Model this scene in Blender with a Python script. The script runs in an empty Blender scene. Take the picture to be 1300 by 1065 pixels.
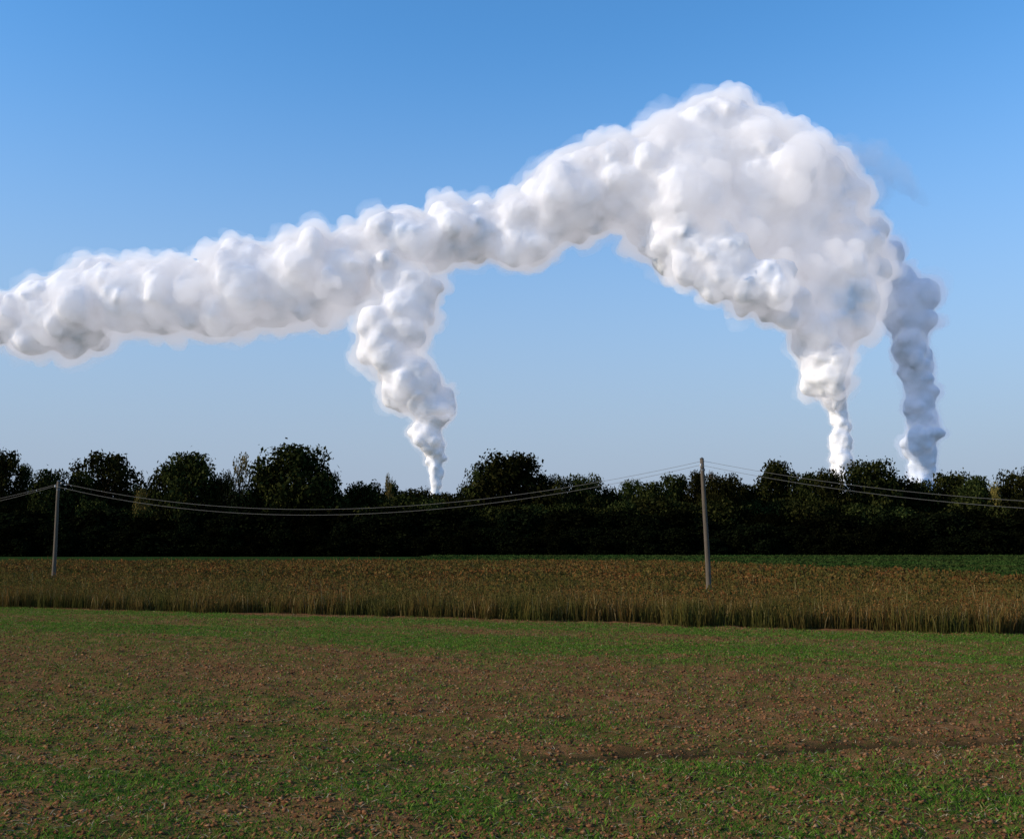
import bpy, math, random
import numpy as np
from mathutils import Vector, noise as mn
random.seed(7); rng=np.random.default_rng(11)
scene=bpy.context.scene
scene.view_settings.view_transform='Standard'
scene.view_settings.look='None'
scene.view_settings.exposure=0

# ------------------------------------------------------------------ camera
CAM_H=3.3; PITCH=math.radians(7.1); F=1264.0
cam=bpy.data.cameras.new("camera"); cam.lens=35; cam.sensor_width=36
cam.clip_start=0.1; cam.clip_end=60000
camo=bpy.data.objects.new("camera",cam); scene.collection.objects.link(camo)
camo.location=(0,0,CAM_H); camo.rotation_euler=(math.pi/2+PITCH,0,0)
scene.camera=camo

def world_pt(x,y,D):
    """bearing / elevation measured in the photo -> metres at ground distance D"""
    u=(x-650)/F; v=(532.5-y)/F
    k=D/(math.cos(PITCH)-v*math.sin(PITCH))
    return np.array([u*k, D, CAM_H+k*(math.sin(PITCH)+v*math.cos(PITCH))])

# ------------------------------------------------------------------ sun + sky
EL=math.radians(24); AZ=math.radians(254)      # azimuth clockwise from +Y
sdir=Vector((math.sin(AZ)*math.cos(EL),math.cos(AZ)*math.cos(EL),math.sin(EL)))
sun=bpy.data.lights.new("sun",'SUN'); sun.energy=4.2; sun.angle=math.radians(0.5); sun.color=(1,0.88,0.72)
suno=bpy.data.objects.new("sun",sun); scene.collection.objects.link(suno)
suno.rotation_euler=sdir.to_track_quat('Z','Y').to_euler()
suno.location=(-60,-20,60)
w=bpy.data.worlds.new("World"); scene.world=w; w.use_nodes=True
nt=w.node_tree; nt.nodes.clear()
sky=nt.nodes.new('ShaderNodeTexSky'); sky.sky_type='NISHITA'; sky.sun_disc=False
sky.sun_elevation=EL; sky.sun_rotation=AZ; sky.air_density=1.0; sky.dust_density=0.3; sky.ozone_density=3.0
bg=nt.nodes.new('ShaderNodeBackground'); bg.inputs[1].default_value=0.15
wo=nt.nodes.new('ShaderNodeOutputWorld')
hs=nt.nodes.new('ShaderNodeHueSaturation'); hs.inputs['Saturation'].default_value=1.18
nt.links.new(sky.outputs[0],hs.inputs['Color'])
mm=nt.nodes.new('ShaderNodeMix'); mm.data_type='RGBA'; mm.blend_type='MULTIPLY'; mm.inputs[0].default_value=1; mm.inputs[7].default_value=(1.22,1.52,1.60,1)
nt.links.new(hs.outputs[0],mm.inputs[6])
# ground haze layer: the air thickens towards the horizon
tc=nt.nodes.new('ShaderNodeTexCoord'); sp=nt.nodes.new('ShaderNodeSeparateXYZ'); nt.links.new(tc.outputs['Generated'],sp.inputs[0])
mr=nt.nodes.new('ShaderNodeMapRange'); mr.interpolation_type='SMOOTHSTEP'; nt.links.new(sp.outputs[2],mr.inputs[0])
for i,q in enumerate((0.0,.50,1.0,0)): mr.inputs[i+1].default_value=q
hz=nt.nodes.new('ShaderNodeMix'); hz.data_type='RGBA'; nt.links.new(mr.outputs[0],hz.inputs[0]); nt.links.new(mm.outputs[2],hz.inputs[6])
hz.inputs[7].default_value=(.37/.15,.445/.15,.58/.15,1)
nt.links.new(hz.outputs[2],bg.inputs[0]); nt.links.new(bg.outputs[0],wo.inputs[0])

# ------------------------------------------------------------------ helpers
def empty(name):
    o=bpy.data.objects.new(name,None); scene.collection.objects.link(o); return o
def mk_mesh(name,verts,faces,mat=None,smooth=False):
    me=bpy.data.meshes.new(name)
    verts=np.asarray(verts,dtype=np.float32); faces=np.asarray(faces,dtype=np.int32)
    k=faces.shape[1]; m=faces.shape[0]
    me.vertices.add(len(verts)); me.vertices.foreach_set('co',verts.ravel())
    me.loops.add(m*k); me.loops.foreach_set('vertex_index',faces.ravel())
    me.polygons.add(m); me.polygons.foreach_set('loop_start',np.arange(0,m*k,k,dtype=np.int32))
    me.polygons.foreach_set('loop_total',np.full(m,k,dtype=np.int32))
    if smooth: me.polygons.foreach_set('use_smooth',np.ones(m,dtype=bool))
    me.update(calc_edges=True); me.validate()
    if mat: me.materials.append(mat)
    return me
def mk_obj(name,me,parent=None):
    o=bpy.data.objects.new(name,me); scene.collection.objects.link(o)
    if parent: o.parent=parent
    return o
class NB:
    def __init__(s,name):
        s.m=bpy.data.materials.new(name); s.m.use_nodes=True; s.t=s.m.node_tree; s.t.nodes.clear()
        s.out=s.n('ShaderNodeOutputMaterial')
    def n(s,t,**kw):
        nd=s.t.nodes.new(t)
        for k,v in kw.items(): setattr(nd,k,v)
        return nd
    def l(s,a,b): s.t.links.new(a,b)
    def noise(s,vec,scale,detail=4,rough=0.55):
        nd=s.n('ShaderNodeTexNoise'); nd.inputs['Scale'].default_value=scale
        nd.inputs['Detail'].default_value=detail; nd.inputs['Roughness'].default_value=rough
        if vec is not None: s.l(vec,nd.inputs['Vector'])
        return nd.outputs[0]
    def ramp(s,fac,stops):
        r=s.n('ShaderNodeValToRGB'); e=r.color_ramp.elements
        while len(e)<len(stops): e.new(0.5)
        for i,(p,c) in enumerate(stops):
            e[i].position=p; e[i].color=(*c,1) if len(c)==3 else c
        s.l(fac,r.inputs[0]); return r.outputs[0]
    def mix(s,fac,a,b):
        m=s.n('ShaderNodeMix',data_type='RGBA')
        for sock,v in ((m.inputs[0],fac),(m.inputs[6],a),(m.inputs[7],b)):
            if isinstance(v,(int,float)): sock.default_value=v
            elif isinstance(v,tuple): sock.default_value=(*v,1)
            else: s.l(v,sock)
        return m.outputs[2]
    def math(s,op,a,b=0.0,c=0.0,clamp=False):
        m=s.n('ShaderNodeMath',operation=op); m.use_clamp=clamp
        for sock,v in zip(m.inputs,(a,b,c)):
            if isinstance(v,(int,float)): sock.default_value=v
            else: s.l(v,sock)
        return m.outputs[0]
    def maprange(s,v,a,b,c,d):
        m=s.n('ShaderNodeMapRange'); m.interpolation_type='SMOOTHSTEP'
        s.l(v,m.inputs[0])
        for i,x in enumerate((a,b,c,d)): m.inputs[i+1].default_value=x
        return m.outputs[0]
def tube(points,radii,seg=8,base=0):
    V=[];Fc=[]
    n=len(points)
    for i,p in enumerate(points):
        p=Vector(p); d=(Vector(points[min(i+1,n-1)])-Vector(points[max(i-1,0)])).normalized()
        a=d.orthogonal().normalized(); b=d.cross(a)
        for k in range(seg):
            t=2*math.pi*k/seg
            V.append(p+(a*math.cos(t)+b*math.sin(t))*radii[i])
    for i in range(n-1):
        for k in range(seg):
            k2=(k+1)%seg
            Fc.append((base+i*seg+k,base+i*seg+k2,base+(i+1)*seg+k2,base+(i+1)*seg+k))
    return V,Fc

# ------------------------------------------------------------------ field layout (metres)
E0=np.array([-26.7,53.0]); E1=np.array([18.5,37.0])
ed=(E1-E0)/np.linalg.norm(E1-E0); en=np.array([-ed[1],ed[0]])
def s_dist(X,Y): return (X-E0[0])*en[0]+(Y-E0[1])*en[1]
def vnoise(X,Y,scale,seed):
    g=np.random.default_rng(seed).random((256,256))
    x=X*scale+1000.37; y=Y*scale+1000.71
    xi=np.floor(x).astype(int); yi=np.floor(y).astype(int); fx=x-xi; fy=y-yi
    fx=fx*fx*(3-2*fx); fy=fy*fy*(3-2*fy)
    a=g[xi%256,yi%256]; b=g[(xi+1)%256,yi%256]; c=g[xi%256,(yi+1)%256]; d=g[(xi+1)%256,(yi+1)%256]
    return (a*(1-fx)+b*fx)*(1-fy)+(c*(1-fx)+d*fx)*fy
def shade_furrow_y(X): return 15.9+0.2*X
def shade_furrow_d(X,Y): return (Y-shade_furrow_y(X))+(vnoise(X,Y,0.8,5)-.5)*0.5+(vnoise(X,Y,3,6)-.5)*.3
def shade_furrow_amp(X): return np.clip((X+6)/8,0,1)
def ground_z(X,Y):
    near=np.clip((60-Y)/20,0,1)
    z=(vnoise(X,Y,0.12,1)-.5)*0.10
    z+=near*((vnoise(X,Y,1.1,2)-.5)*0.07+(vnoise(X,Y,3.2,3)-.5)*0.06+(vnoise(X,Y,7.5,4)-.5)*0.045)
    d=shade_furrow_d(X,Y); amp=shade_furrow_amp(X)
    z-=amp*0.07*np.exp(-(d/0.35)**2)  # shallow furrow shaped to carry the painted shadow line
    return z
def green_cover(X,Y):
    s=-s_dist(X,Y)
    # long, thin drill rows running with the field edge
    al=X*ed[0]+Y*ed[1]
    s=s+(vnoise(al*.35,s,0.5,21)-.5)*2.0+(vnoise(X,Y,0.6,22)-.5)*0.8
    g=np.interp(s,[0,0.6,1.4,3.0,4.2,6.0,7.3,9.8,11.2,14,18,22,25,27,40],
                  [.2,.4,1,1,.48,.40,.98,1.0,.52,.28,.20,.26,.45,.52,.5])
    g=g*(0.34+1.4*vnoise(al*.5,s*1.6,0.9,23))
    return np.clip(g,0,1)

# ---- ground sheet
def axis(dense0,dense1,step,far0,far1):
    a=list(np.arange(dense0,dense1+1e-6,step)); x=dense1; st=step
    while x<far1: st*=1.22; x+=st; a.append(min(x,far1))
    x=dense0; st=step; b=[]
    while x>far0: st*=1.22; x-=st; b.append(max(x,far0))
    return np.array(sorted(set(b))+a)
xs=axis(-30,26,0.12,-9000,9000); ys=axis(8,54,0.10,-400,12000)
GX,GY=np.meshgrid(xs,ys,indexing='ij')
GZ=ground_z(GX,GY)
nx,ny=GX.shape
V=np.stack([GX.ravel(),GY.ravel(),GZ.ravel()],1)
ii=np.arange(nx*ny).reshape(nx,ny)
Fc=np.stack([ii[:-1,:-1].ravel(),ii[1:,:-1].ravel(),ii[1:,1:].ravel(),ii[:-1,1:].ravel()],1)
g=NB("field_soil")
geo=g.n('ShaderNodeNewGeometry'); P=geo.outputs['Position']
att=g.n('ShaderNodeAttribute',attribute_name='green')
n1=g.noise(P,0.9,5,.6); n2=g.noise(P,9,4,.65); n3=g.noise(P,45,3,.6)
soil=g.ramp(n1,[(0.3,(0.12,0.050,0.021)),(0.5,(0.19,0.086,0.036)),(0.72,(0.26,0.122,0.054))])
soil=g.mix(g.maprange(n2,.35,.7,0,.75),soil,(0.085,0.036,0.016))
soil=g.mix(g.maprange(n3,.6,.75,0,.5),soil,(0.34,0.20,0.10))
grn=g.ramp(n3,[(0.3,(0.03,0.060,0.010)),(0.6,(0.08,0.15,0.020))])
gf=g.math('MULTIPLY',att.outputs['Fac'],g.maprange(n2,.36,.56,0.0,.88))
col=g.mix(gf,soil,grn)
shade_att=g.n('ShaderNodeAttribute',attribute_name='shade_line')
col=g.mix(shade_att.outputs['Fac'],col,(0.022,0.017,0.009))  # thin shadow line painted into the soil colour
far=g.n('ShaderNodeAttribute',attribute_name='farfield')
farcol=g.ramp(g.noise(P,0.15,4,.6),[(0.35,(0.016,0.034,0.008)),(0.65,(0.024,0.048,0.011))])
col=g.mix(far.outputs['Fac'],col,farcol)
bs=g.n('ShaderNodeBsdfDiffuse')
g.l(col,bs.inputs['Color'])
bp=g.n('ShaderNodeBump'); bp.inputs['Strength'].default_value=0.9; bp.inputs['Distance'].default_value=0.03
g.l(g.math('ADD',n2,g.math('MULTIPLY',n3,.6)),bp.inputs['Height']); g.l(bp.outputs[0],bs.inputs['Normal'])
g.l(bs.outputs[0],g.out.inputs[0])
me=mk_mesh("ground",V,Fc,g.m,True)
def setatt(name,arr):
    a=me.attributes.new(name,'FLOAT','POINT'); a.data.foreach_set('value',arr.ravel().astype(np.float32))
setatt('green',green_cover(GX,GY)*(s_dist(GX,GY)<0))
setatt('shade_line',.85*shade_furrow_amp(GX)*np.exp(-(shade_furrow_d(GX,GY)/0.30)**2))  # mask of the painted shadow line
def crop_far(X): return np.interp(X,[-400,10,23,39,60,120],[150,146,133,76,60,40])
setatt('farfield',np.clip((GY-crop_far(GX)+4)/3,0,1))
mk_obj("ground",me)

def plant_mat(name,stops,transl=.25,zcol=None,pscale=.5,patch=None):
    m=NB(name); geo=m.n('ShaderNodeNewGeometry')
    c=m.ramp(geo.outputs['Random Per Island'],stops)
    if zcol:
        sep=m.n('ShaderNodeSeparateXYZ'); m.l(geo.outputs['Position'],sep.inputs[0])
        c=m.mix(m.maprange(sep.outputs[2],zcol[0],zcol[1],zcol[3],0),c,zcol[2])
    if patch:
        c=m.mix(m.maprange(m.noise(geo.outputs['Position'],pscale,4,.65),.42,.62,0,patch[1]),c,patch[0])
    d=m.n('ShaderNodeBsdfDiffuse'); t=m.n('ShaderNodeBsdfTranslucent'); mx=m.n('ShaderNodeMixShader')
    mx.inputs[0].default_value=transl
    m.l(c,d.inputs[0]); m.l(c,t.inputs[0]); m.l(d.outputs[0],mx.inputs[1]); m.l(t.outputs[0],mx.inputs[2])
    m.l(mx.outputs[0],m.out.inputs[0]); return m.m

# ---- soil clods
N=210000
Y=8+rng.random(N)**1.35*44; X=(rng.random(N)*2-1)*(0.56*Y+1.5)
k=(s_dist(X,Y)<-0.1)&(rng.random(N)>green_cover(X,Y)*.65)&(rng.random(N)>.8*shade_furrow_amp(X)*np.exp(-(shade_furrow_d(X,Y)/.30)**2)); X=X[k];Y=Y[k]
n=len(X); R=0.008+0.029*rng.random(n)**4
gz=ground_z(X,Y)
oct_=np.array([[1,0,0],[-1,0,0],[0,1,0],[0,-1,0],[0,0,1],[0,0,-1]],float)
of=np.array([[0,2,4],[2,1,4],[1,3,4],[3,0,4],[2,0,5],[1,2,5],[3,1,5],[0,3,5]])
jit=oct_[None]+rng.normal(0,.3,(n,6,3)); ang=rng.random(n)*6.28
ca,sa=np.cos(ang)[:,None],np.sin(ang)[:,None]
vx=jit[:,:,0]*ca-jit[:,:,1]*sa; vy=jit[:,:,0]*sa+jit[:,:,1]*ca
VV=np.stack([vx*R[:,None]*1.3+X[:,None],vy*R[:,None]+Y[:,None],jit[:,:,2]*R[:,None]*.8+gz[:,None]+R[:,None]*.3],2).reshape(-1,3)
FF=(of[None]+6*np.arange(n)[:,None,None]).reshape(-1,3)
cm=plant_mat("clod_soil",[(0,(0.095,0.038,0.017)),(.5,(0.17,0.076,0.033)),(.94,(0.23,0.105,0.048)),(1,(0.30,0.18,0.09))],transl=0)
mk_obj("soil_clods",mk_mesh("soil_clods",VV,FF,cm))

def blades(X,Y,Z,H,W,lean,curl=0.3):
    n=len(X); a=rng.random(n)*2*math.pi; la=rng.random(n)*2*math.pi
    wx=np.cos(a)*W/2; wy=np.sin(a)*W/2
    lx=np.cos(la)*lean*H; ly=np.sin(la)*lean*H
    v=np.zeros((n,6,3))
    for i,(t,wf) in enumerate(((0,.8),(.55,1),(1,.15))):
        off=t**(1+curl*2)
        cx=X+lx*off; cy=Y+ly*off; cz=Z+H*t*(1-.25*lean*t)
        v[:,2*i,0]=cx-wx*wf; v[:,2*i,1]=cy-wy*wf; v[:,2*i,2]=cz
        v[:,2*i+1,0]=cx+wx*wf; v[:,2*i+1,1]=cy+wy*wf; v[:,2*i+1,2]=cz
    f=np.array([[0,1,3,2],[2,3,5,4]])
    return v.reshape(-1,3),(f[None]+6*np.arange(n)[:,None,None]).reshape(-1,4)

# ---- sprouting green seedlings
N=640000
Y=8+rng.random(N)**1.1*46; X=(rng.random(N)*2-1)*(0.56*Y+1.5)
gc=green_cover(X,Y)
k=(s_dist(X,Y)<-0.15)&(rng.random(N)<gc**1.2*np.interp(Y,[8,20,30,50],[.65,.8,.95,1]))&(rng.random(N)>.9*shade_furrow_amp(X)*np.exp(-(shade_furrow_d(X,Y)/.30)**2))
X=X[k];Y=Y[k]; n=len(X)
X=X+rng.normal(0,.02,n)
H=(0.03+0.065*rng.random(n))*(.8+.5*vnoise(X,Y,.5,31))
v,f=blades(X,Y,ground_z(X,Y)-.005,H,0.010+0.013*rng.random(n),0.5+rng.random(n)*.7)
gm=plant_mat("seedling_green",[(0,(0.04,0.085,0.010)),(.6,(0.085,0.17,0.018)),(.93,(0.13,0.22,0.03)),(1,(0.30,0.24,0.09))],transl=.3)
mk_obj("sprouting_grass",mk_mesh("sprouting_grass",v,f,gm))
N=14000
Y=9+rng.random(N)**1.2*40; X=(rng.random(N)*2-1)*(0.56*Y+1.5); k=s_dist(X,Y)<-.2; X=X[k];Y=Y[k];n=len(X)
v,f=blades(X,Y,ground_z(X,Y)+.01,0.03+.05*rng.random(n),.008+.006*rng.random(n),1.5+2*rng.random(n))
sm=plant_mat("straw",[(0,(0.3,0.22,0.12)),(1,(0.5,0.4,0.25))],transl=.1)
mk_obj("straw_litter",mk_mesh("straw_litter",v,f,sm))

# ---- tall crop / fallow field
VS=[];FS=[];base=0
def add(v,f):
    global base
    VS.append(v);FS.append(f+base);base+=len(v)
def crop_pts(N,y0,y1,smin,smax,pw=1.0):
    Y=y0+rng.random(N)**pw*(y1-y0); X=(rng.random(N)*2-1)*(0.58*Y+5)
    s=s_dist(X,Y)+(vnoise(X,Y,.5,44)-.5)*1.2+(vnoise(X,Y,2.2,46)-.5)*.6
    k=(s>smin)&(s<smax)&(Y<crop_far(X)+(vnoise(X,Y,.2,45)-.5)*5)
    return X[k],Y[k]
def crop_h(X,Y): return 0.56+.50*vnoise(X,Y,.30,41)+.46*vnoise(X,Y,1.5,42)
for (N,y0,y1,s0,s1,wd) in ((420000,33,62,0,5,0.024),(200000,35,85,5,25,0.035),(260000,50,155,25,400,0.075)):
    X,Y=crop_pts(N,y0,y1,s0,s1); n=len(X)
    H=crop_h(X,Y)*(.50+.5*rng.random(n))
    H*=1+.5*(rng.random(n)<.012)
    add(*blades(X,Y,np.zeros(n)-.02,H,wd*(.6+.8*rng.random(n)),.05+.40*rng.random(n)**1.6))
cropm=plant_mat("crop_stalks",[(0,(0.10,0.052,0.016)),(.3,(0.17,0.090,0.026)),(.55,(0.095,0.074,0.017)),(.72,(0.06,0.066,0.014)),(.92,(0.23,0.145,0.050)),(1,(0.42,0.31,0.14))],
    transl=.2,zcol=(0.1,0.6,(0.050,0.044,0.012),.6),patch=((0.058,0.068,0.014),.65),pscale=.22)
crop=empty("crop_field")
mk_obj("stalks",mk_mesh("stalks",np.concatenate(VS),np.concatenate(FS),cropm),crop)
VS=[];FS=[];base=0
def quads(X,Y,Z,S,asp=.6):
    n=len(X)
    d=rng.normal(0,1,(n,2,3)); d/=np.linalg.norm(d,axis=2)[:,:,None]
    a=d[:,0];b=np.cross(a,d[:,1]); b/=np.linalg.norm(b,axis=1)[:,None]
    c=np.stack([X,Y,Z],1); a=a*S[:,None]; b=b*S[:,None]*asp
    return np.stack([c-a,c-b,c+a,c+b],1).reshape(-1,3),(np.array([[0,1,2,3]])[None]+4*np.arange(n)[:,None,None]).reshape(-1,4)
for (N,y0,y1,s0,s1,sz) in ((150000,33,62,0,6,.038),(130000,35,90,5,30,.06),(230000,50,155,25,400,.11)):
    X,Y=crop_pts(N,y0,y1,s0,s1); n=len(X)
    Z=crop_h(X,Y)*(.35+.6*rng.random(n)**.5)
    add(*quads(X,Y,Z,sz*(.5+rng.random(n))))
headm=plant_mat("crop_heads",[(0,(0.10,0.036,0.012)),(.35,(0.155,0.062,0.019)),(.6,(0.095,0.060,0.016)),(.8,(0.055,0.056,0.014)),(1,(0.24,0.12,0.040))],
    transl=.15,patch=((0.054,0.062,0.014),.65),pscale=.22)
mk_obj("seed_heads",mk_mesh("seed_heads",np.concatenate(VS),np.concatenate(FS),headm),crop)
# beet leaves on the field behind
VS=[];FS=[];base=0
N=160000; Y=70+rng.random(N)*180; X=-20+rng.random(N)*(0.6*Y+25)
k=(Y>crop_far(X)-1)&(X<.58*Y+4); X=X[k];Y=Y[k];n=len(X)
add(*quads(X,Y,.15+.25*rng.random(n),.18+.25*rng.random(n),.7))
beetm=plant_mat("beet_leaves",[(0,(0.012,0.028,0.006)),(.7,(0.024,0.050,0.010)),(1,(0.045,0.080,0.018))],transl=.1,patch=((.04,.035,.012),.5),pscale=.06)
mk_obj("beet_field",mk_mesh("beet_field",np.concatenate(VS),np.concatenate(FS),beetm))

# ------------------------------------------------------------------ trees
bark=NB("bark"); b=bark.n('ShaderNodeBsdfDiffuse'); gg=bark.n('ShaderNodeNewGeometry')
bark.l(bark.ramp(bark.noise(gg.outputs['Position'],3),[(0.3,(.02,.016,.012)),(.7,(.05,.04,.03))]),b.inputs[0]); bark.l(b.outputs[0],bark.out.inputs[0])
def leafmat(name,c0,c1,c2):
    m=NB(name); geo=m.n('ShaderNodeNewGeometry'); oi=m.n('ShaderNodeObjectInfo')
    c=m.ramp(geo.outputs['Random Per Island'],[(0,c0),(.6,c1),(1,c2)])
    hs=m.n('ShaderNodeHueSaturation'); m.l(c,hs.inputs['Color'])
    m.l(m.math('MULTIPLY_ADD',oi.outputs['Random'],.07,.445),hs.inputs['Hue'])
    m.l(m.math('MULTIPLY_ADD',oi.outputs['Random'],1.0,.45),hs.inputs['Value'])
    d=m.n('ShaderNodeBsdfDiffuse'); t=m.n('ShaderNodeBsdfTranslucent'); mx=m.n('ShaderNodeMixShader'); mx.inputs[0].default_value=.1
    m.l(hs.outputs[0],d.inputs[0]); m.l(hs.outputs[0],t.inputs[0]); m.l(d.outputs[0],mx.inputs[1]); m.l(t.outputs[0],mx.inputs[2])
    m.l(mx.outputs[0],m.out.inputs[0]); return m.m
lm_dark=leafmat("leaves_dark",(.007,.010,.003),(.017,.023,.006),(.048,.054,.014))
lm_shade=leafmat("leaves_undergrowth_shaded",(.002,.003,.0015),(.004,.006,.002),(.009,.011,.004))  # deep shade at the foot of the trees put into the leaf colour
lm_yel=leafmat("leaves_autumn",(.05,.045,.012),(.10,.075,.022),(.16,.11,.03))
def make_tree(name,seed,lobes,per,shape,leaf,lowz=.12,mat=lm_dark,trunk=True,lob=.20):
    r=np.random.default_rng(seed); VS=[];FS=[];b0=0
    cs=[]
    for i in range(lobes):
        z=lowz+(.95-lowz)*((i+.5)/lobes)**.8
        t=(z-lowz)/(1-lowz)
        if shape=='round': rad=.50*math.sqrt(max(0.03,1-((t-.5)/.56)**2)) if t>.5 else .50
        elif shape=='tall': rad=.40*(math.sin(math.pi*min(1,(t*.85+.12)))**.6)
        else: rad=.5*(1-.55*t**2)
        rad*=.78
        rr=rad*math.sqrt(r.random()); a=i*2.399+r.random()
        lr=lob*(.65+.6*r.random())*(1-.25*t)
        cs.append((rr*math.cos(a),rr*math.sin(a),min(z,1-lr*.7),lr))
    for (cx,cy,cz,lr) in cs:
        m=int(per*(lr/lob)**2)
        d=r.normal(0,1,(m,3)); d/=np.linalg.norm(d,axis=1)[:,None]
        q=r.random(m)**.35*(1+.18*r.normal(0,1,m)*(r.random(m)<.3))
        bump=1+.22*np.sin(d[:,0]*7+seed+cx*30)*np.sin(d[:,1]*6+cy*20)*np.cos(d[:,2]*6)
        c=np.array([cx,cy,cz])+d*(q*bump)[:,None]*np.array([lr,lr,lr*.8])
        nn=d+r.normal(0,.6,(m,3)); nn/=np.linalg.norm(nn,axis=1)[:,None]
        u=np.cross(nn,r.normal(0,1,(m,3))); u/=np.linalg.norm(u,axis=1)[:,None]; v_=np.cross(nn,u)
        s=leaf*(.5+r.random(m))[:,None]
        VS.append(np.stack([c-u*s,c-v_*s*.6,c+u*s,c+v_*s*.6],1).reshape(-1,3))
        FS.append(np.arange(m*4).reshape(-1,4)+b0); b0+=m*4
    nleaf=sum(len(f) for f in FS)
    if trunk:
        pts=[(0,0,-.02),(.01,0,.15),(-.01,.01,.4),(.0,0,.7)]; v,f=tube(pts,[.03,.022,.016,.007],7,b0)
        VS.append(np.array([tuple(p) for p in v])); FS.append(np.array(f)); b0+=len(v)
        for (cx,cy,cz,lr) in cs:
            z0=max(.1,cz-.22); v,f=tube([(0,0,z0),(cx*.5,cy*.5,(z0+cz)/2-.01),(cx,cy,cz)],[.010,.006,.002],5,b0)
            VS.append(np.array([tuple(p) for p in v])); FS.append(np.array(f)); b0+=len(v)
    FF=np.concatenate(FS)
    me=mk_mesh(name,np.concatenate(VS),FF,mat); me.materials.append(bark.m)
    mi=np.zeros(len(FF),dtype=np.int32); mi[nleaf:]=1
    if len(me.polygons)==len(FF): me.polygons.foreach_set('material_index',mi)
    return me
round_t=[make_tree("round_tree_%d"%i,50+i,48,330,'round',.019) for i in range(5)]
tall_t=[make_tree("tall_tree_%d"%i,80+i,40,230,'tall',.018,lob=.16) for i in range(3)]
bush_t=[make_tree("bush_%d"%i,100+i,30,300,'bush',.022,lowz=.05,lob=.24) for i in range(4)]
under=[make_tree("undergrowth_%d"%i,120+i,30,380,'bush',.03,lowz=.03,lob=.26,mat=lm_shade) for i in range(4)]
airy=make_tree("airy_tree",200,34,110,'tall',.018,mat=lm_yel,lob=.13)
yelb=make_tree("autumn_bush",201,26,200,'bush',.02,mat=lm_yel,lob=.22)
row=empty("distant_tree_row")
cnt=0
def put(me,x,ytop,wpx,D=278):
    global cnt
    top=world_pt(x,ytop,D); o=mk_obj("tree_%03d"%cnt,me,row); cnt+=1
    h=top[2]; wd=wpx/F*D
    o.location=(top[0],D,-.1); o.scale=(wd*1.0,wd*1.0,h/0.98); o.rotation_euler=(0,0,random.random()*6.28)
main=[(-30,575,90,'r'),(3,573,68,'r'),(32,590,36,'t'),(62,598,60,'r'),(100,600,50,'r'),(137,576,96,'r'),(180,616,50,'b'),(212,592,66,'r'),(243,577,90,'r'),(278,606,50,'r'),
(345,590,64,'r'),(375,567,118,'r'),(412,600,50,'r'),(440,636,40,'b'),(465,612,58,'r'),(497,612,44,'t'),(530,620,50,'b'),(570,626,56,'b'),(600,614,50,'r'),
(625,590,70,'r'),(655,577,102,'r'),(690,604,56,'r'),(715,606,40,'t'),(742,604,54,'r'),(772,620,50,'b'),(800,610,50,'r'),(830,612,56,'r'),(858,604,54,'r'),(885,598,50,'t'),(915,604,60,'r'),
(945,616,50,'r'),(985,588,78,'r'),(1025,602,60,'r'),(1055,596,50,'r'),(1098,586,78,'r'),(1135,604,60,'r'),(1165,610,50,'r'),(1205,600,66,'r'),(1240,606,56,'r'),(1272,616,50,'r'),(1300,597,66,'r'),(1345,598,80,'r'),(1400,600,90,'r')]
for (x,y,wp,t) in main:
    lib={'r':round_t,'t':tall_t,'b':bush_t}[t]
    put(random.choice(lib),x,y,wp*1.12,278+random.uniform(-6,10))
put(airy,306,577,46,274); put(airy,285,598,36,276); put(airy,494,603,24,274); put(airy,905,600,40,290)
put(yelb,182,622,30,268); put(yelb,1262,612,26,270)
def rowfill(lib,y0,y1,w0,w1,d0,d1,s0,s1):
    x=-160
    while x<1480:
        put(random.choice(lib),x,random.uniform(y0,y1),random.uniform(w0,w1),random.uniform(d0,d1)); x+=random.uniform(s0,s1)
rowfill(round_t,620,636,55,90,292,310,20,32)
rowfill(bush_t+round_t[:2],628,652,55,85,268,276,20,34)
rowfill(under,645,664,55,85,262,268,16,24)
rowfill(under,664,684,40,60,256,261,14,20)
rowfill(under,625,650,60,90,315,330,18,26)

# ------------------------------------------------------------------ poles and wires
wood=NB("weathered_wood"); gg=wood.n('ShaderNodeTexCoord'); mp=wood.n('ShaderNodeMapping'); mp.inputs['Scale'].default_value=(14,14,.8)
wood.l(gg.outputs['Object'],mp.inputs[0]); nz=wood.noise(mp.outputs[0],2.2,5,.6)
pb=wood.n('ShaderNodeBsdfPrincipled'); pb.inputs['Roughness'].default_value=.9
wood.l(wood.ramp(nz,[(.3,(.05,.037,.024)),(.55,(.10,.075,.048)),(.75,(.16,.12,.08))]),pb.inputs['Base Color'])
bp=wood.n('ShaderNodeBump'); bp.inputs['Distance'].default_value=.01; wood.l(nz,bp.inputs['Height']); wood.l(bp.outputs[0],pb.inputs['Normal']); wood.l(pb.outputs[0],wood.out.inputs[0])
def simple(name,c,rough,metal=0):
    m=NB(name); p=m.n('ShaderNodeBsdfPrincipled'); geo=m.n('ShaderNodeNewGeometry')
    n=m.noise(geo.outputs['Position'],20,3)
    m.l(m.mix(n,tuple(x*.75 for x in c),tuple(min(1,x*1.2) for x in c)),p.inputs['Base Color'])
    p.inputs['Roughness'].default_value=rough; p.inputs['Metallic'].default_value=metal
    m.l(p.outputs[0],m.out.inputs[0]); return m.m
steel=simple("galvanised_steel",(.12,.12,.12),.6,.3); porc=simple("porcelain",(.5,.47,.42),.3); wirem=simple("dull_wire",(.16,.15,.13),.8,.0)
wdir=np.array([-45.6,20.5,0.]); wdir/=np.linalg.norm(wdir); side=np.array([-wdir[1],wdir[0],0])
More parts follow.
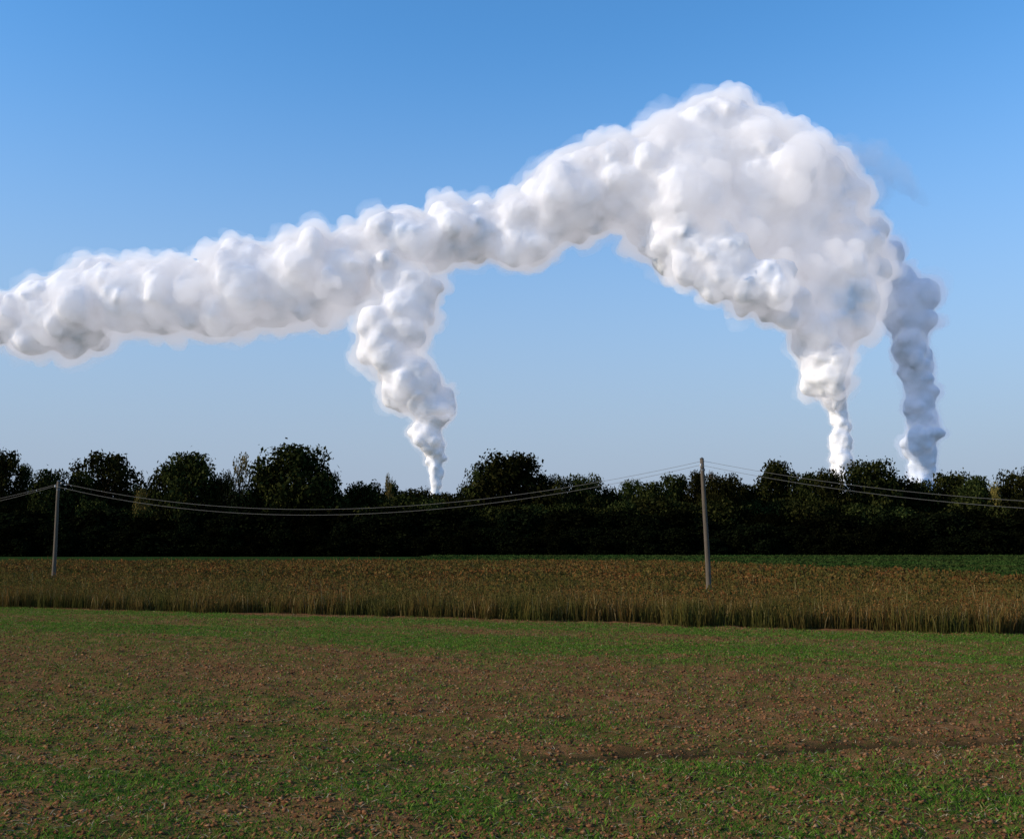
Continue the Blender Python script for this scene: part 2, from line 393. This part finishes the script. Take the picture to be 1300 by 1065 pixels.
def make_pole(base,H,lean):
    p=empty("utility_pole"); p.location=base
    n=9; pts=[(lean[0]*t+.02*math.sin(t*5),lean[1]*t,H*t-.3*(1-t)) for t in np.linspace(0,1,n)]
    v,f=tube(pts,[.155-.045*t for t in np.linspace(0,1,n)],16)
    m=bpy.data.meshes.new("shaft"); f=list(f)+[tuple(range(len(v)-16,len(v)))]
    m.from_pydata([tuple(q) for q in v],[],f); m.materials.append(wood.m)
    for q in m.polygons: q.use_smooth=len(q.vertices)==4
    mk_obj("shaft",m,p)
    top=Vector(pts[-1])
    v=[];
    for k in range(16):
        t=2*math.pi*k/16; v.append((top.x+.135*math.cos(t),top.y+.135*math.sin(t),top.z+.005))
    v.append((top.x,top.y,top.z+.10)); f=[(k,(k+1)%16,16) for k in range(16)]+[tuple(range(15,-1,-1))]
    m=bpy.data.meshes.new("cap"); m.from_pydata(v,[],f); m.materials.append(steel); mk_obj("cap",m,p)
    att=[]
    for j,(sg,dz) in enumerate(((-1,-.28),(1,-.55))):
        s=Vector(side)*sg; a=top+Vector((0,0,dz))
        v,f=tube([a,a+s*.20,a+s*.27+Vector((0,0,.04)),a+s*.28+Vector((0,0,.14))],[.016]*4,8)
        m=bpy.data.meshes.new("bracket"); m.from_pydata([tuple(q) for q in v],[],f); m.materials.append(steel); mk_obj("bracket_%d"%j,m,p)
        c=a+s*.28+Vector((0,0,.10)); prof=[(0,.03),(.01,.065),(.05,.06),(.07,.04),(.09,.055),(.13,.05),(.16,.03),(.17,.005)]
        v,f=tube([c+Vector((0,0,z)) for z,_ in prof],[r for _,r in prof],12)
        m=bpy.data.meshes.new("insulator"); m.from_pydata([tuple(q) for q in v],[],f); m.materials.append(porc)
        for q in m.polygons: q.use_smooth=True
        mk_obj("insulator_%d"%j,m,p); att.append(Vector(base)+c+Vector((0,0,.08)))
    v,f=tube([(lean[0]*.93,lean[1]*.93,H*.915),(lean[0]*.93,lean[1]*.93,H*.93)],[.128,.128],16)
    m=bpy.data.meshes.new("band"); m.from_pydata([tuple(q) for q in v],[],f); m.materials.append(steel); mk_obj("band",m,p)
    return att
R_=Vector((10.85,55.5,0)); L_=Vector((-34.6,76,0)); st=L_-R_
A=[make_pole(R_-st,8,(.05,0)),make_pole(R_,8,(-.22,0)),make_pole(L_,8,(.0,0)),make_pole(L_+st,8,(.1,0))]
cu=bpy.data.curves.new("utility_wires",'CURVE'); cu.dimensions='3D'; cu.bevel_depth=.010; cu.bevel_resolution=1
for i,sag in ((0,2.9),(1,2.35),(2,2.3)):
    for j in range(2):
        a,b=A[i][j],A[i+1][j]; sg=sag+(.12 if j else 0)
        sp_=cu.splines.new('POLY'); sp_.points.add(40)
        for k in range(41):
            t=k/40; p=a.lerp(b,t); sp_.points[k].co=(p.x,p.y,p.z-4*sg*t*(1-t),1)
cu.materials.append(wirem)
mk_obj("utility_wires",cu)

# ------------------------------------------------------------------ steam plumes
def ico(sub):
    import bmesh
    bm=bmesh.new(); bmesh.ops.create_icosphere(bm,subdivisions=sub,radius=1)
    v=np.array([x.co[:] for x in bm.verts]); f=np.array([[q.index for q in p.verts] for p in bm.faces]); bm.free(); return v,f
I1=ico(1); I2=ico(2); I3=ico(3)
def core_mat(name,c0,c1):
    m=NB(name); geo=m.n('ShaderNodeNewGeometry'); p=m.n('ShaderNodeBsdfDiffuse')
    m.l(m.mix(m.noise(geo.outputs['Position'],.01,4),c0,c1),p.inputs[0])
    m.l(p.outputs[0],m.out.inputs[0]); return m.m
def mist_mat(name,dens,col,em):
    """thin droplets; the emission term stands in for light scattered many times inside the cloud"""
    m=NB(name); v=m.n('ShaderNodeVolumePrincipled')
    v.inputs['Color'].default_value=(*col,1); v.inputs['Density'].default_value=dens
    v.inputs['Emission Strength'].default_value=dens; v.inputs['Emission Color'].default_value=(*em,1)
    m.l(v.outputs[0],m.out.inputs['Volume']); m.m.cycles.homogeneous_volume=True; return m.m
steam=core_mat("steam_core",(.93,.91,.93),(.98,.97,.98))
steam_sh=core_mat("steam_core_shaded",(.66,.70,.78),(.74,.78,.85))  # rightmost plume: neighbour's shadow and haze put into the steam colour
mist=mist_mat("steam_mist",.015,(1,1,1),(.36,.35,.375))
thin=mist_mat("steam_thin",.0026,(1,1,1),(.34,.35,.40))
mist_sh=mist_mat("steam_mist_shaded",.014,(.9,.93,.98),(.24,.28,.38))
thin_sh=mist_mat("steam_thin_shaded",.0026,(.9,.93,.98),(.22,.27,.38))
wisp=mist_mat("steam_wisp",.0032,(.5,.58,.7),(.13,.18,.27))
def plume(name,chains,mat,D,voxel=4.6,seed=1,l2=9,l3=6,parent=None,disp=14,grow=1.0,smooth=8,fine=True,scales=(60,22),ratio=.4):
    r=np.random.default_rng(seed); VS=[];FS=[];b0=0
    pxm=D/F
    def sph(I,c,R,sq=None):
        nonlocal b0
        VS.append(I[0]*R*(1 if sq is None else sq)+c); FS.append(I[1]+b0); b0+=len(I[0])
    for ch in chains:
        pts=[world_pt(x,y,D+dd*pxm) for (x,y,rr,dd) in ch]; rad=[q[2]*pxm for q in ch]
        L1=[]
        for i in range(len(pts)-1):
            L=np.linalg.norm(pts[i+1]-pts[i]); t=0.
            while t<L:
                f=t/L; c=pts[i]*(1-f)+pts[i+1]*f; R=rad[i]*(1-f)+rad[i+1]*f
                L1.append((c,R)); t+=max(R*.42,2)
        L1.append((pts[-1],rad[-1]))
        for c,R in L1:
            off=r.normal(0,1,3); off/=np.linalg.norm(off); off*=R*.30*r.random()
            c=c+off; R1=R*.70*(.85+.25*r.random()); sph(I3,c,R1*grow)
            for j in range(l2):
                d=r.normal(0,1,3); d/=np.linalg.norm(d)
                R2=R1*(.26+.38*r.random()**1.3); c2=c+d*(R1*.82*grow); sph(I2,c2,R2*grow,1+.22*r.normal(0,1,3).clip(-1.2,1.5))
                q=[]
                for k in range(l3):
                    e=r.normal(0,1,3); e/=np.linalg.norm(e); e=e+d*.7; e/=np.linalg.norm(e)
                    R3=R2*(.28+.25*r.random()); q.append((e,R3))
                if R2>7 and fine:
                    for e,R3 in q: sph(I1 if R3<10 else I2,c2+e*R2*.86,R3)
    me=mk_mesh(name,np.concatenate(VS),np.concatenate(FS),mat,True)
    o=mk_obj(name,me,parent)
    rm=o.modifiers.new("remesh",'REMESH'); rm.mode='VOXEL'; rm.voxel_size=voxel; rm.use_smooth_shade=True
    s=o.modifiers.new("smooth",'SMOOTH'); s.iterations=smooth; s.factor=.6
    for sc,st_,dp in ((scales[0],disp,4),(scales[1],disp*ratio,3)):
        if disp<=0: continue
        tx=bpy.data.textures.new("billow",'CLOUDS'); tx.noise_scale=sc; tx.noise_depth=dp
        dm=o.modifiers.new("billow",'DISPLACE'); dm.texture=tx; dm.texture_coords='GLOBAL'; dm.strength=st_; dm.mid_level=.5
    s=o.modifiers.new("soften",'SMOOTH'); s.iterations=3; s.factor=.5
    return o
D=3000
arch=[(-300,430,56,0),(-200,415,54,0),(-120,404,52,0),(-60,401,52,0),(0,398,48,0),(50,399,58,0),(100,398,64,0),(160,384,70,0),(220,378,72,0),(290,370,76,0),(350,360,80,0),(400,352,84,0),(440,338,70,0),(500,316,62,0),(560,304,60,0),
(610,296,60,0),(655,290,66,0),(700,266,78,0),(750,250,84,0),(800,240,88,0),(850,238,100,0),(890,234,110,0),(930,240,114,0),(965,266,108,0),(995,308,98,0),(1022,345,82,0)]
tow=[(880,176,66,10),(912,170,68,0),(955,182,72,0),(1010,225,70,0),(1058,270,62,15),(1078,320,60,10),(1072,360,70,0),(1058,395,72,-5),(1045,435,56,-10),(1047,470,46,-10),(1052,492,34,-8),(1058,505,22,-4)]
low=[(860,300,60,-30),(900,325,62,-40),(940,345,60,-40),(975,370,50,-40),(1005,400,40,-30)]
stack=[(1058,500,24,-2),(1064,515,17,0),(1067,535,17,0),(1068,560,19,0),(1068,590,19,0),(1067,620,18,0),(1067,680,17,0)]
left=[(545,530,30,0),(545,515,38,0),(537,495,46,0),(512,470,50,0),(487,447,52,0),(498,425,56,0),(512,400,58,0),(522,375,52,0),(512,350,48,5),(480,340,46,5)]
lstack=[(553,680,9,0),(553,620,10,0),(553,600,14,0),(552,578,20,0),(548,552,28,0),(545,530,32,0)]
right=[(1174,530,30,0),(1166,505,28,0),(1160,475,32,0),(1157,445,36,0),(1156,415,44,0),(1153,388,46,0),(1135,360,48,0),(1100,335,46,0)]
rstack=[(1170,690,24,0),(1170,620,23,0),(1171,590,25,0),(1170,555,32,0),(1174,530,31,0)]
def body(par,chs,m,D,seed,voxel,disp,cg=.85,tg=1.12):
    plume("billows",chs,m[0],D,seed=seed,voxel=voxel*1.3,disp=disp*1.35,parent=par,grow=cg,smooth=12,fine=False,scales=(75,30),ratio=.32)
    plume("mist",chs,m[1],D,seed=seed,voxel=voxel,disp=disp*1.5,parent=par,smooth=4,scales=(70,26))
    plume("thin_mist",chs,m[2],D,seed=seed,voxel=voxel*1.9,disp=disp*3.8,parent=par,grow=tg,smooth=3,fine=False,scales=(90,30))
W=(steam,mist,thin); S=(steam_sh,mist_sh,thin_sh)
par=empty("steam_plume")
body(par,[arch,tow,low],W,D,3,4.8,24)
def stackbody(par,ch,m,D,seed):
    plume("stack_billows",[ch],m[0],D,seed=seed,voxel=4.2,disp=6,parent=par,grow=.86,smooth=7,fine=False,scales=(24,9))
    plume("stack_mist",[ch],m[1],D,seed=seed,voxel=3.2,disp=11,parent=par,smooth=3,scales=(24,9))
    plume("stack_thin_mist",[ch],m[2],D,seed=seed,voxel=5,disp=26,parent=par,grow=1.15,smooth=2,fine=False,scales=(30,12))
stackbody(par,stack,W,D,21)
par=empty("steam_plume")
body(par,[left],W,D-60,5,3.8,16); stackbody(par,lstack,W,D-60,22)
par=empty("steam_plume")
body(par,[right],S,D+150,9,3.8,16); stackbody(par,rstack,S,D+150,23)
par=empty("steam_wisp")
plume("mist",[[(1040,190,30,40),(1080,205,38,40),(1105,235,38,40),(1105,275,34,40),(1110,315,26,40)],[(1100,200,22,40),(1135,220,16,40),(1160,250,10,40)]],wisp,D+60,seed=12,voxel=7,disp=70,parent=par,fine=False,smooth=4)
plume("mist_fringe",[[(1060,180,20,40),(1110,200,26,40),(1150,235,18,40),(1175,262,9,40)]],wisp,D+60,seed=14,voxel=7,disp=60,parent=par,fine=False,smooth=4)
